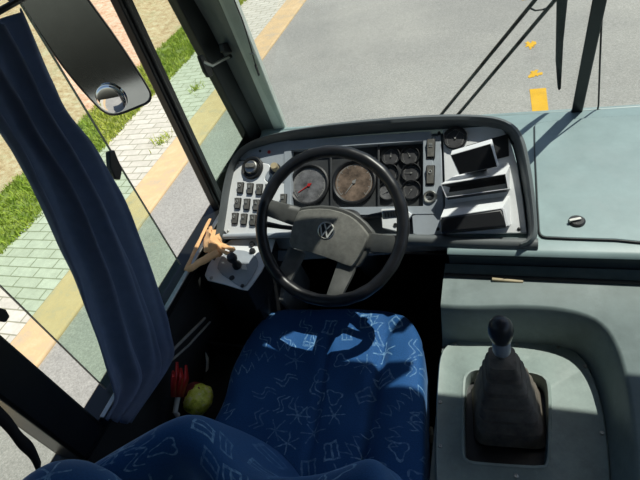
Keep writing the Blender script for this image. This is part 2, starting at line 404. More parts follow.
# quarter pane follows the rake of the screen pillar
MB().prism([(-.966,1.215,.735),(-.966,1.59,.735),(-.966,1.375,1.80),(-.966,1.215,1.80)],(-.004,0,0)).build('quarter_pane',M['green'],win,smooth=False,label='green tinted fixed quarter pane')
for cpoly in ([(105,152),(110,150),(113,158),(118,169),(116,180),(111,179),(106,168)],[(-14,305),(1,309),(5,316),(1,322),(-14,319)]):
    MB().prism([oX(*q,-.955) for q in cpoly],(.016,0,0)).build('pane_catch',M['black'],win,bevel=.003)
# front left pillar: edges run up the side glass and the screen glass, the pillar widens upwards
d=V((0,-.282,.959))
def edge(p0,p1): return [p0+(p1-p0)*((z-p0.z)/(p1.z-p0.z)) for z in (.70,2.2)]
eA=edge(oX(247,134,-.95),oX(177,0,-.95)); eB=edge(oX(261,131,-.93),oX(196,0,-.93)); eC=edge(ws(274,127),ws(220,0)); eD=edge(ws(284,125),ws(234,0))
dx=V((-.045,0,0)); dy=V((0,.03,0))
t1=struct(MB().strip([[eB[i],eB[i]*.5+eC[i]*.5+V((-.006,.004,0)),eC[i],eC[i]+dy,V((-1.0,eC[i].y+.03,eC[i].z)),V((-1.0,eB[i].y,eB[i].z))] for i in (0,1)],True,True,True),'trim_1',M['pillar'],bevel=.006,seg=3)
MB().strip([[eA[i],eB[i]+V((.004,0,0)),V((-.985,eB[i].y,eB[i].z)),V((-.985,eA[i].y,eA[i].z))] for i in (0,1)],True,True,True).build('rubber_seal',M['trim'],t1,bevel=.004)
MB().strip([[eC[i]+V((-.004,-.004,0)),eD[i],eD[i]+dy,eC[i]+dy] for i in (0,1)],True,True,True).build('pale_edge',M['pillar_pale'],t1,bevel=.004,label='pale green front edge of the pillar')
# windscreen
ww=struct(MB().box((-.98,1.625,.70),(1.48,1.652,.775)).box((-.98,1.625,.60),(1.48,1.652,.70)),'window_2',M['dash'],bevel=.01)
w0=V((0,1.642,.772)); w1=w0+d*1.5
MB().add([(-.83,w0.y,w0.z),(1.48,w0.y,w0.z),(1.48,w1.y,w1.z),(-.83,w1.y,w1.z)],[(0,1,2,3)]).build('windscreen_pane',M['glass'],ww,smooth=False,solid=.005)
# centre divider bar of the split screen
t2=struct(MB().strip([[ws(571,114)+d*-.02,ws(582.5,112)+d*-.02,ws(582.5,112,-.03)+d*-.02,ws(571,114,-.03)+d*-.02],[ws(588,0)+d*.7,ws(604,0)+d*.7,ws(604,0,-.03)+d*.7,ws(588,0,-.03)+d*.7]],True,True,True),'trim_2',M['trim'],bevel=.003)
MB().prism([ws(568,118,-.03),ws(604,115,-.03),ws(600,109,-.01),ws(572,112,-.01)],(0,-.01,.006)).build('foot',M['trim'],t2,bevel=.003)
o=MB().tube([ws(597,113,-.02),ws(598.5,105,-.012),ws(600,60,-.012),ws(602.5,0,-.012),ws(602.5,0,-.012)+d*.6],.0028,8).build('cord',M['cordm'],None)
tag(o,'thin black cord running up beside the windscreen divider bar','cord')
# ------------------------------------------------------------------ DASHBOARD
dash=thing('dashboard','wide grey bus dashboard with dark arched instrument hood below the windscreen','dashboard',(0,1.3,0))
# arched hood: outline on the panel plane
outer=dense([PN.uv(*q,.035)+(0,) for q in [(212,258),(214,240),(219,215),(223,185),(230,162),(243,145),(270,133),(320,123.5),(380,117),(440,113),(490,114),(514,121),(525,137),(531,165),(536,200),(539,243),(520,247)]],closed=False)
inner=dense([PN.uv(*q,0)+(0,) for q in [(219,262),(224,235),(227,215),(231,187),(235,168),(241,156),(254,147),(275,142),(320,136),(380,131),(440,127),(485,126.5),(504,130),(513,141),(519,165),(525,200),(529,238),(520,243)]],closed=False)
def resamp(p,n):
    L=[0]
    for a,b in zip(p,p[1:]): L.append(L[-1]+(b-a).length)
    out=[];j=0
    for i in range(n):
        t=L[-1]*i/(n-1)
        while j<len(L)-2 and L[j+1]<t: j+=1
        f=(t-L[j])/max(1e-9,L[j+1]-L[j]); out.append(p[j].lerp(p[j+1],min(1,f)))
    return out
NO=90
oo=resamp(outer,NO); ii=resamp(inner,NO)
rings=[]
for a,b in zip(oo,ii):
    dirv=(b-a); w=dirv.length; u=dirv/w
    prof=[(a-u*.012,-.16),(a-u*.006,-.01),(a,.025),(a+u*.006,.036),(a+u*w*.4,.042),(b-u*(w*.22+.004),.038),(b-u*w*.22,.030),(b-u*.002,.0),(b+u*.004,-.012)]
    rings.append([PN.w(p.x,p.y,h) for p,h in prof])
m=MB(); m.strip(rings,False); m.build('hood',M['shroud'],dash,angle=50,label='dark arched instrument hood')
# base moulding panel under the faceplates
base=[PN.w(p.x,p.y,-.05) for p in ii]
MB().prism(base,PN.ez*-.02).build('panel_back',M['face_grey'],dash,smooth=False)
def plate(name,pxs,mat,h0=-.010,h1=.0,parent=None,bevel=.002,sm=1,label=None):
    pts=[PN.uv(*q,h1)+(0,) for q in pxs]
    if sm: pts=dense(pts,smooth=sm)
    m=MB().prism([PN.w(p[0],p[1],h0) for p in pts],PN.ez*(h1-h0)); return m.build(name,mat,parent or dash,bevel=bevel,label=label)
# left white switch panel
swp=plate('switch_panel',[(219,236),(225,200),(231,172),(235,163),(241,160),(268,163),(271,168),(266,174),(264,179),(268,183),(283,183),(291,186),(291,212),(300,237),(260,238)],M['face'],-.01,.002,sm=1,label='white switch panel with rocker switches')
plate('upper_panel',[(241,160),(238,156),(245,151),(272,143),(289,140),(291,186),(284,183),(268,182),(264,178),(267,173),(270,166),(262,162)],M['face_grey'],-.01,.0,sm=0)
def screwat(px,py,par,r=.004,h=.003,mat='black'):
    u,v=PN.uv(px,py,h); return MB().lathe(PN.w(u,v,h-.001),PN.ez,[(r,0),(r,.002),(r*.7,.003)],12).build('screw',M[mat],par)
screwat(238,163,swp,.004,.003,'steel'); screwat(228,231,swp,.004,.003,'steel'); screwat(260,151,dash,.0045,.001); screwat(269,152,dash,.006,.001,'red')['label']='red warning light'
# rocker switches 3 x 3
def rocker(px,py,w=.023,h=.040,rot=0,par=None,sym=0,hh=.003):
    u,v=PN.uv(px,py,hh); c,s=math.cos(rot),math.sin(rot)
    P=lambda a,b,z: PN.w(u+a*c-b*s,v+a*s+b*c,hh+z)
    fr=[P(a,b,0) for a,b in roundrect(0,0,w,h,.003,2)]
    o=MB().prism(fr,PN.ez*.004).build('rocker_switch',M['black'],par or swp,bevel=.0008)
    body=[[P(-w*.4,-h*.42,.004),P(w*.4,-h*.42,.004),P(w*.4,-h*.42,.007),P(-w*.4,-h*.42,.007)],[P(-w*.4,-h*.1,.004),P(w*.4,-h*.1,.004),P(w*.4,-h*.1,.009),P(-w*.4,-h*.1,.009)],
          [P(-w*.4,h*.42,.004),P(w*.4,h*.42,.004),P(w*.4,h*.42,.015),P(-w*.4,h*.42,.015)]]
    MB().strip(body,True,True,True).build('rocker',M['switch'],o,bevel=.001)
    sy=MB()
    if sym%3==0: sy.tube([P(math.cos(t)*w*.17,h*.14+math.sin(t)*w*.17,.0128+.0002+math.sin(t)*.0006) for t in [2*PI*k/12 for k in range(12)]],.0007,4,closed=True)
    elif sym%3==1:
        for q in (-1,0,1): sy.tube([P(-w*.2,h*(.14+q*.07),.0128+q*.0006),P(w*.2,h*(.14+q*.07),.0128+q*.0006)],.0007,4)
    else: sy.tube([P(-w*.18,h*.08,.0122),P(0,h*.24,.0142),P(w*.18,h*.08,.0122)],.0007,4,closed=True)
    sy.build('symbol',M['symbol'],o)
    return o
n=0
for row,(y0,xs) in enumerate(((188,(241,250.6,259.8)),(203.6,(238.3,247.4,256.8)),(218.5,(235.6,244.5,253.4)))):
    for i,x in enumerate(xs): rocker(x,y0+i*.9,sym=n,rot=-.03); n+=1
for x,y in ((269,190),(284,200)): rocker(x,y,sym=n); n+=1
# headlamp rotary switch
u,v=PN.uv(252.5,168,.004)
hk=MB().lathe(PN.w(u,v,.002),PN.ez,[(.040,0),(.040,.006),(.036,.010),(.031,.008),(.029,.003),(0,.003)],32).build('headlamp_switch',M['black'],dash)
MB().lathe(PN.w(u,v,.004),PN.ez,[(.024,0),(.023,.014),(.020,.017),(0,.017)],28).build('knob_base',M['steel'],hk)
MB().prism([PN.w(u+a,v+b,.018) for a,b in roundrect(0,.002,.034,.016,.006)],PN.ez*.012).build('knob',M['switch'],hk,bevel=.002)
# second light-coloured knob
u,v=PN.uv(275,169,.004)
dk=MB().lathe(PN.w(u,v,0),PN.ez,[(.020,0),(.020,.006),(.014,.008),(0,.008)],24).build('dimmer_switch',M['black'],dash)
MB().lathe(PN.w(u+.004,v,.006),(PN.ez+V((.15,0,.3))),[(.012,0),(.013,.022),(.011,.026),(0,.026)],20).build('knob',M['tan'],dk)
# instrument cluster
cl=plate('instrument_cluster',[(290,147),(424,139),(426,204),(424,207),(291,210)],M['cluster'],-.04,-.02,sm=0,bevel=.002,label='dark recessed instrument cluster')
# raised frame around the cluster
def frame(name,outp,inp,mat,h0,h1,par,bevel=.0015,label=None):
    a=[PN.w(*PN.uv(*q,h1),h1) for q in outp]; b=[PN.w(*PN.uv(*q,h1),h1) for q in inp]; e=PN.ez*(h0-h1)
    return MB().strip([[p+e for p in a],a,b,[p+e for p in b]],True).build(name,mat,par,bevel=bevel,label=label)
frame('cluster_frame',[(284,141),(431,131),(436,214),(284,216)],[(291,150),(423,141),(423,206),(291,208)],M['face_grey'],-.03,.004,dash,label='blue grey frame around the gauges')
for q in ((331,146,332,209),(379,143,379,208)):
    a=PN.w(*PN.uv(q[0],q[1],-.015),-.015); b=PN.w(*PN.uv(q[2],q[3],-.015),-.015); ex=PN.ex*.003
    MB().prism([a-ex,a+ex,b+ex,b-ex],PN.ez*.008).build('divider_rib',M['cluster'],cl,bevel=.001)
def gauge(px,py,r,mat,needle=120,par=None,h=-.02,name='gauge',ticks=True,nm='dimmark'):
    u,v=PN.uv(px,py,h+.01)
    o=MB().lathe(PN.w(u,v,h),PN.ez,[(r*1.16,0),(r*1.16,.010),(r*1.08,.012),(r,.008),(r*.98,.003),(r*.98,.002)],36).build(name,M['black'],par or cl)
    MB().lathe(PN.w(u,v,h+.0022),PN.ez,[(r,0),(r,.001),(0,.001)],36).build('dial',mat,o)
    if ticks:
        t=MB(); k=11 if r>.03 else 5; oa=[];ib=[]
        for i in range(k):
            a=math.radians(225-270*i/(k-1)); w=.018
            for da,ri in ((-1.6*w,.90),(-w,.90),(-w,.78),(w,.78),(w,.90),(1.6*w,.90)):
                oa.append(PN.w(u+math.cos(a-da)*.93*r,v+math.sin(a-da)*.93*r,h+.0034)); ib.append(PN.w(u+math.cos(a-da)*ri*r,v+math.sin(a-da)*ri*r,h+.0034))
        t.strip([oa,ib],False)
        t.build('scale_marks',M['dimmark'],o,smooth=False)
    a=math.radians(needle); c,s=math.cos(a),math.sin(a); w=r*.035
    p=[PN.w(u+c*x*r-s*yy,v+s*x*r+c*yy,h+.0045) for x,yy in ((-.15,-w),(.75,-w*.3),(.75,w*.3),(-.15,w))]
    MB().prism(p,PN.ez*.001).lathe(PN.w(u,v,h+.004),PN.ez,[(r*.09,0),(r*.09,.003),(0,.003)],12).build('needle',M[nm],o)
    return o
g1=gauge(308.5,184.5,.060,M['dial_grey'],215,nm='red',name='speedometer'); g2=gauge(353.5,181.5,.063,M['dial_brown'],235,name='rev_counter')
for i,(x,y) in enumerate(((390.5,156),(409.5,155.5),(389,173),(411,172.5),(387.5,190.5),(411,189.5))):
    gauge(x,y,.0265,M['dial_grey'] if i==4 else M['dial_dark'],90+30*i,name='small_gauge')
# strip with two tall rockers and a round socket
plate('centre_strip',[(425,137),(441,135),(444,234),(421,236),(413,234),(412,216),(428,209)],M['face_grey'],-.01,.002,sm=0)
rocker(431,149,.026,.062,sym=1,par=dash); rocker(430.5,175.5,.026,.062,sym=0,par=dash)
u,v=PN.uv(430,197,.004)
so=MB().lathe(PN.w(u,v,.001),PN.ez,[(.020,0),(.020,.006),(.017,.010),(.012,.009),(.0115,-.006)],28).build('lighter_socket',M['steel'],dash)
MB().lathe(PN.w(u,v,.0),PN.ez,[(.0115,0),(.0115,.004),(0,.004)],20).build('socket_plug',M['black'],so)
# white panel with device slots
rp=plate('accessory_panel',[(443,129),(486,126),(503,129),(510,140),(517,165),(523,200),(527,233),(446,234)],M['face'],-.01,.003,sm=0,label='white accessory panel at the right end of the dashboard')
for q in ((439,133),(513,143),(519,229),(438,229)): screwat(*q,rp,.005,.004,'black')
gauge(455,137.5,.030,M['dial_dark'],60,par=dash,h=.003,name='pressure_gauge')
def slot(pxs,name,mat,h=.0035,th=.0015,par=None):
    return MB().prism([PN.w(*PN.uv(*q,h),h) for q in pxs],PN.ez*th).build(name,mat,par or rp,smooth=False)
slot([(466,146),(508,134),(509,156),(472,166)],'slot_opening',M['black'])
def pocket(front,btop,h,name,label,depth,hb=None):
    hs=(h,h,hb or h,hb or h)
    c=[PN.w(*PN.uv(*q,x),x) for q,x in zip(front,hs)]
    b=[PN.w(*PN.uv(*q,.003),.003) for q in btop]
    b=[b[0],b[1],c[2]-PN.ez*(hs[2]-.003)+PN.ey*.01+PN.ex*.006,c[3]-PN.ez*(hs[3]-.003)+PN.ey*.01]
    ctr=sum(c,V((0,0,0)))/4
    i1=[p+PN.ex*(.002 if p.x<ctr.x else -.002)+PN.ey*(.002 if p.z<ctr.z else -.002) for p in c]
    i2=[p-PN.ez*depth for p in i1]
    i1b=[p-PN.ez*.002 for p in i1]
    o=MB().strip([b,c,i1,i1b],True).build(name,M['face'],dash,bevel=.0006,label=label)
    MB().strip([i1b,i2],True,False,True).build('inner_face',M['black'],o,smooth=False)
    return o
def box_on(tl,tr,br,bl,h0,h1,name,mat,bevel=.003,label=None,par=None,hb=None):
    hb=h1 if hb is None else hb
    c=[PN.w(*PN.uv(*q,h),h) for q,h in zip((tl,tr,br,bl),(h1,h1,hb,hb))]
    b=[p-PN.ez*(h-h0) for p,h in zip(c,(h1,h1,hb,hb))]
    return MB().strip([b,c],True,True,True).build(name,mat,par or dash,bevel=bevel,label=label)
pocket([(440.6,184),(506,173.5),(508.5,189),(446,197.5)],[(455,175.5),(510,165)],.05,'storage_tray','white open storage tray',.044,.042)
pocket([(440.6,217),(502,208),(509,226),(441,233)],[(446,204),(510,195.5)],.045,'radio_surround','white surround of the radio',.02,.03)
ra=box_on((440.5,217.5),(502,208.5),(509,226.5),(441,233),.02,.048,'radio',M['screen'],.006,label='dark radio face')
lip=[PN.w(*PN.uv(*q,.046),.046) for q in ((502,208),(505,209),(509,225),(506,227))]
MB().prism(lip,PN.ez*.002).build('volume_end_cap',M['face'],ra,bevel=.001)
t=MB()
for i,x in enumerate((452,459,466,473,480)):
    a=PN.w(*PN.uv(x,224.5-(x-452)*.13,.046),.0455); t.box(a-V((.005,.001,.002)),a+V((.005,.004,.001)))
t.build('radio_buttons',M['cluster'],ra,bevel=.0008)
# small flip-up display: tilted slab on a stalk
a=[PN.w(*PN.uv(*q,h),h) for q,h in (((450,155),.075),((491,143),.075),((498,167),.05),((459,175),.05))]
nn=(a[1]-a[0]).cross(a[3]-a[0]).normalized()
if nn.dot(PN.ez)<0: nn=-nn
back=[p-nn*.014+(PN.ey*.012 if i<2 else PN.ey*.004)+PN.ex*.004 for i,p in enumerate(a)]
ds=MB().strip([back,a],True,True,True).build('flip_display',M['face'],dash,bevel=.002,label='small flip-up display with pale rim')
ctr=sum(a,V((0,0,0)))/4
MB().prism([p+(ctr-p).normalized()*.003+nn*.0003 for p in a],nn*.0015).build('display_screen',M['screen'],ds,smooth=False)
q=PN.w(*PN.uv(476,170,.02),.003)
MB().strip([[q+V((-.03,0,0)),q+V((.03,0,0)),q+V((.03,.03,.02)),q+V((-.03,.03,.02))],[a[3]*.7+a[2]*.3,a[3]*.3+a[2]*.7,a[3]*.3+a[2]*.7-nn*.012,a[3]*.7+a[2]*.3-nn*.012]],True,True,True).build('display_stalk',M['black'],ds,bevel=.002)
# flat dash top with hatch, front roll and fascia
TPx=lambda q,h=0:TP.p(*q,h)
yf=1.0
top=MB()
xl=PN.uv(538,242,0)[0]+.0
# dash top slab with rolled front lip, swept in x
prof=[(.988,.716),(.979,.727),(.983,.734),(.995,.739),(1.03,.7405),(1.60,.740+.60*math.tan(math.radians(4))),(1.618,.780),(1.624,.77),(1.624,.60)]
xs=[-.115,.12,.6,1.40]
top.strip([[V((x,y,z)) for y,z in prof] for x in xs],False,False,False)
top.build('dash_top',M['dash'],dash,angle=50,label='flat grey dash top beside the instrument hood')
MB().strip([[V((x,y,z)) for y,z in [(.988,.7165),(1.004,.70),(1.018,.66),(1.025,.60),(1.03,.52)]] for x in (-.115,.6,1.40)],False).build('dash_fascia',M['fascia'],dash,angle=50,label='dash front below the lip, shade painted in as darker grey')
# far strip behind the hood
MB().prism([(-.92,1.13,.742),(.12,1.13,.742),(.12,1.624,.776),(-.92,1.624,.776)],(0,0,-.02)).build('screen_ledge',M['dash'],dash,bevel=.004)
# lower fascia below instruments
MB().strip([[PN.w(u,-.012,-.01)+V((0,0,0)) for u in (-.90,-.115,.115)],[V((x,1.02,.69)) for x in (-.90,-.115,.115)],[V((x,1.10,.60)) for x in (-.90,-.115,.115)],[V((x,1.3,.40)) for x in (-.90,-.115,.115)]],False).build('lower_fascia',M['black'],dash,angle=60)
# lower roll below the instrument panel (dark edge)
pa=[PN.w(*PN.uv(*q,.02),.012) for q in ((300,240),(315,240),(330,240),(400,239),(470,242),(538,244))]
MB().tube(spline(pa,6),.017,12).build('lower_roll',M['shroud'],dash)
# hatch lid
hp=[TP.uv(*q,.004)+(0,) for q in [(534,127),(537,124),(545,122),(600,117.5),(640,116),(700,114),(716,120),(735,240),(720,255),(640,240.5),(548,237.5),(541,236),(539,230)]]
hp=dense(hp,smooth=1)
hatch=MB().prism([TP.w(p[0],p[1],.001) for p in hp],TP.ez*.006).build('hatch_lid',M['dash'],dash,bevel=.002,label='flat grey hatch lid')
MB().tube([TP.w(p[0],p[1],.002) for p in hp],.0035,6,closed=True,up=(0,0,1)).build('hatch_gap_seal',M['black'],hatch)
u,v=TP.uv(577,221,.01)
la=MB().lathe(TP.w(u,v,.008),TP.ez,[(.021,0),(.021,.003),(.017,.006),(0,.006)],24).build('hatch_latch',M['black'],hatch)
MB().prism([TP.w(u+a*math.cos(.3)-b*math.sin(.3),v+a*math.sin(.3)+b*math.cos(.3),.013) for a,b in roundrect(-.006,0,.032,.009,.003)],TP.ez*.007).build('latch_key',M['steel'],la,bevel=.001)
# stalk bracket plates under the cluster
c=PN.w(*PN.uv(393,220,.0),-.0)
def onh(px,py,h):return PN.w(*PN.uv(px,py,h),h)
MB().prism([onh(381,209,.012),onh(404,208,.012),onh(412,214,.012),onh(399,232,.012),onh(382,228,.012)],PN.ez*-.02).build('stalk_plate',M['face'],dash,bevel=.002,label='white bracket plate')
MB().lathe(onh(395.5,225,.012),PN.ez,[(.006,0),(.006,.003),(.002,.003),(0,.001)],14).build('screw',M['black'],dash)
MB().tube([onh(224,236.5,.004),onh(262,235.5,.008),onh(300,234.5,.008)],.009,12).build('lower_rail',M['face_grey'],dash)

# ------------------------------------------------------------------ STEERING
col_=thing('steering_column','dark steering column rising from the floor under the wheel','steering column',(-.42,1.1,.0))
hubc=WH.w(-.006,0,-.05); foot=V((-.43,1.30,.30))
MB().tube([hubc-WH.ez*.005,hubc-WH.ez*.07,foot],[.035,.05,.055],16).build('column_tube',M['shroud'],col_)
MB().strip([[hubc-WH.ez*.02+WH.ex*(a*.06)+WH.ey*(b*.05) for a,b in roundrect(0,0,2,2,.6)],[hubc-WH.ez*.10+WH.ex*(a*.075)+WH.ey*(b*.06) for a,b in roundrect(0,0,2,2,.6)]],True,True,True).build('column_shroud',M['black'],col_,bevel=.006)
WP=lambda px,py,h:WH.w(*WH.uv(px,py,h),h)
st=MB().tube([WP(360,219,-.05),WP(372,216,-.045),WP(386,214,-.04)],[.006,.007,.009],10).build('wiper_stalk',M['black'],col_)
MB().prism([WP(382,211,-.04),WP(402,209.5,-.04),WP(403,217.5,-.04),WP(383,219.5,-.04)],WH.ez*.012).build('stalk_end',M['steel'],st,bevel=.004,label='pale grey stalk end with ridges')
t=MB()
for k in range(6): t.tube([WP(385+k*2.9,212.3-.2*k,-.0275),WP(385.6+k*2.9,217.5-.2*k,-.0275)],.0009,4)
t.build('ridge',M['black'],st)
MB().tube([WP(292,228,-.045),WP(282,227,-.04),WP(265,224,-.03)],[.008,.008,.011],10,.7).build('indicator_stalk',M['black'],col_)
sw_=thing('steering_wheel','large black four-spoke steering wheel with grey centre pad','steering wheel',WH.o-WH.ez*.05)
R=.215
ringp=[WH.w(R*math.cos(2*PI*k/96),R*math.sin(2*PI*k/96),0) for k in range(96)]
rr=[.0176+.0007*math.cos(24*2*PI*k/96*1.0) for k in range(96)]
MB().tube(ringp,rr[:],16,closed=True).build('rim',M['wheel'],sw_,angle=180)
# centre pad outline (pixels on the pad face)
padpx=[(288,247),(291,228),(297,212),(302,209.5),(325,208),(345,213),(358,222),(368,234),(368.5,238),(361,254),(353.5,266),(350,267),(330,259),(305,251)]
pp=dense([WH.uv(*q,-.012)+(0,) for q in padpx],smooth=1)
cu=sum((p.x for p in pp))/len(pp); cv=sum((p.y for p in pp))/len(pp)
def sc(k): return [(cu+(p.x-cu)*k,cv+(p.y-cv)*k) for p in pp]
rg=[[WH.w(x,y,h) for x,y in sc(k)] for k,h in ((.97,-.05),(1.0,-.03),(1.0,-.018),(.97,-.012),(.6,-.007),(.05,-.006))]
MB().strip(rg,True,True,True).build('centre_pad',M['hub'],sw_,angle=50,label='scuffed grey centre pad')
# rear hub cover seen behind the pad top right
MB().strip([[WH.w(cu+(x-cu)*1.08+.006,cv+(y-cv)*1.08+.004,h) for x,y in sc(1)] for h in (-.055,-.026)],True,True,True).build('pad_surround',M['spoke'],sw_,bevel=.004)
def spoke(a,b,w0,w1,h0=-.03,h1=-.004,mid=None):
    a=V(WH.uv(*a,h0)+(0,)); b=V(WH.uv(*b,h1)+(0,)); 
    t=(b-a).normalized(); nrm=V((-t.y,t.x,0)); rings=[]
    for i in range(9):
        f=i/8; c=a.lerp(b,f); w=w0+(w1-w0)*(f*f*(3-2*f)); h=h0+(h1-h0)*(f*f*(3-2*f)); th=.006+.004*f
        rings.append([WH.w(*(c+nrm*w*x).xy,h+th*z) for x,z in ((-1,-.6),(-.9,.6),(-.4,1),(.4,1),(.9,.6),(1,-.6),(.5,-1),(-.5,-1))])
    return MB().strip(rings,True,True,True).build('spoke',M['spoke'],sw_,angle=60)
spoke((298,217),(266,207),.030,.026)
spoke((364,242),(399,245),.028,.026)
spoke((297,250),(282,283),.030,.026)
spoke((347,264),(334,297),.030,.024)
# round emblem
eu,ev=WH.uv(326,230.5,-.004); eh=-.0055
er=.0235; tilt=math.radians(-14)
def EP(x,y,h=0):
    c,s=math.cos(tilt),math.sin(tilt); return WH.w(eu+(x*c-y*s)*er,ev+(x*s+y*c)*er,eh+h)
em=MB().lathe(EP(0,0,-.003),WH.ez,[(er*1.12,0),(er*1.12,.003),(er*1.0,.0045),(er*.9,.003)],36).build('emblem',M['steel'],sw_,label='round chrome emblem with the letters V and W')
MB().lathe(EP(0,0,0),WH.ez,[(er*.9,0),(er*.9,.0008),(0,.0008)],30).build('emblem_field',M['black'],em)
def stroke(m,pts,w=.085):
    for a,b in zip(pts,pts[1:]):
        a=V(a+(0,));b=V(b+(0,));t=(b-a).normalized();n_=V((-t.y,t.x,0))*w; e=t*w*.5
        m.prism([EP(*(a-n_-e).xy,.0006),EP(*(b-n_+e).xy,.0006),EP(*(b+n_+e).xy,.0006),EP(*(a+n_-e).xy,.0006)],WH.ez*.0016)
lt=MB(); stroke(lt,[(-.42,.80),(0,.10),(.42,.80)]); stroke(lt,[(-.83,.38),(-.36,-.80),(0,-.02),(.36,-.80),(.83,.38)])
lt.build('emblem_letters',M['symbol'],em,smooth=False)

# ------------------------------------------------------------------ SIDE CONSOLE with parking brake valve
co=thing('side_console','small white-topped side console with black parking brake lever left of the wheel','console',(-.78,.93,0))
CZ=Frame((-.75,1.0,.71),8)
CP=lambda px,py,h=0:CZ.w(*CZ.uv(px,py,h),h)
cpx=[(205,276),(208,267),(214,257),(222,247),(232,240),(276,239),(272,252),(262,272),(253,285),(248,291),(241,290),(225,285),(208,281)]
MB().strip([[CP(*q)-V((0,0,.10)) for q in cpx],[CP(*q) for q in cpx]],True,True,False).build('console_body',M['black'],co,bevel=.004)
MB().strip([[CP(*q)-V((0,-.03,.65)) for q in cpx],[CP(*q)-V((0,-.01,.1)) for q in cpx]],True,False,False).build('console_foot',M['black'],co)
cp=MB().prism([CP(*q,.001) for q in cpx],CZ.ez*.004).build('console_plate',M['face'],co,bevel=.002,label='white console plate')
gp=[(217,271),(219,261),(225,253),(235,250),(247,251),(256,256),(259,264),(254,275),(244,289),(240,287)]
MB().prism([CZ.w(p.x,p.y,.006) for p in dense([CZ.uv(*q,.006)+(0,) for q in gp],smooth=1)],CZ.ez*.002).build('valve_plate',M['face_grey'],cp,bevel=.001,label='blue grey valve plate')
def cyl(px,py,r,h,name,mat,par,h0=.008):
    u,v=CZ.uv(px,py,h0); return MB().lathe(CZ.w(u,v,h0),CZ.ez,[(r,0),(r,h*.8),(r*.8,h),(0,h)],18).build(name,M[mat],par)
cyl(232,278,.009,.003,'hole_plug','black',cp,.008); cyl(242.5,286,.006,.004,'screw','black',cp); cyl(211.5,278,.006,.003,'screw','steel',cp,.005); cyl(233,250.5,.010,.01,'push_button','black',cp,.005)
cyl(253,252,.010,.012,'push_button','black',cp,.005); cyl(252.5,245,.009,.012,'push_button','black',cp,.005)
u,v=CZ.uv(237.5,266,.008); b0=CZ.w(u,v,.008)
lv=MB().lathe(b0,CZ.ez,[(.016,0),(.015,.012),(.010,.018),(.009,.03),(.014,.034),(.017,.045),(.014,.056),(0,.06)],20).build('brake_lever',M['black'],co)
MB().prism([CP(240,264.5,.009),CP(246,265,.009),CP(247.5,270,.009),CP(242,269.5,.009)],CZ.ez*.001).build('reflection_patch',M['white'],cp,smooth=False,label='small white square painted in as a reflection')  # white square paints in a reflection on the valve plate
# grey moulded side of the console next to the column
MB().strip([[oY(264,300,.92),oY(250,293,.93),oY(262,270,1.0),oY(275,246,1.09),oY(290,244,1.10),oY(289,262,1.03),oY(283,300,.93)],
            [p+V((0,.05,-.25)) for p in [oY(264,300,.92),oY(250,293,.93),oY(262,270,1.0),oY(275,246,1.09),oY(290,244,1.10),oY(289,262,1.03),oY(283,300,.93)]]],True,True,True).build('column_cheek',M['bracket'],co,bevel=.004)

# ------------------------------------------------------------------ ENGINE COVER
ec=thing('engine_cover','large grey moulded engine cover with a recess, right of the driver seat','engine cover',(.35,.6,0))
CF=Frame((0,.952,.652),4.0)        # upper skin plane
U6=lambda px,py:CF.uv(px,py)
lipc=[(450,306),(470,305),(520,303.5),(560,306),(590,313),(608,325),(621,346),(631,380),(637,420),(641,470),(643,510)]
lip=[CF.w(*U6(*q)) for q in lipc]; lip=[V((-.128,lip[1].y,lip[1].z))]+lip[1:]; lip.append(V((lip[-1].x+.0,.10,CF.w(0,-.85).z)))
lip=resamp(dense(lip,closed=False,smooth=2),60)
cen=V((.08,.45,.6))
def zl(y): return .652+(y-.952)*math.tan(math.radians(4))
def inset(p,dn,z):
    q=V((p.x,p.y,0)); return q
rgs=[]
nrm=[]
for i,p in enumerate(lip):
    t=(lip[min(i+1,59)]-lip[max(i-1,0)]); n_=V((t.y,-t.x,0)).normalized()
    if n_.dot(cen-p)<0:n_=-n_
    nrm.append(n_)
zfloor=.50
for dn,f in ((0,0),(.005,.02),(.009,.08),(.013,.2),(.020,.55),(.027,.85),(.034,.95),(.044,1.0)):
    rgs.append([V(((p+n_*dn).x if i else -.128,(p+n_*dn).y,zl(p.y)*(1-f)+zfloor*f)) for i,(p,n_) in enumerate(zip(lip,nrm))])
body=MB()
body.strip(rgs,False)
# upper skin: strips from lip outwards to border
bord=[]
for i,p in enumerate(lip):
    t=i/59
    if i==0: q=V((-.128,1.01,0))
    else:
        # project from recess centre to the rectangle x<=.78, y<=.995
        c0=V((.02,.45,0)); dv=V((p.x,p.y,0))-c0; k=1e9
        if dv.x>1e-6:k=min(k,(.78-c0.x)/dv.x)
        if dv.y>1e-6:k=min(k,(1.01-c0.y)/dv.y)
        if dv.y<-1e-6:k=min(k,(.10-c0.y)/dv.y)
        if dv.x<-1e-6:k=min(k,(-.128-c0.x)/dv.x)
        q=c0+dv*k
    bord.append(V((q.x,q.y,zl(q.y)-.002)))
body.strip([bord,lip],False)
body.build('cover_shell',M['cover'],ec,angle=60,weld=True)
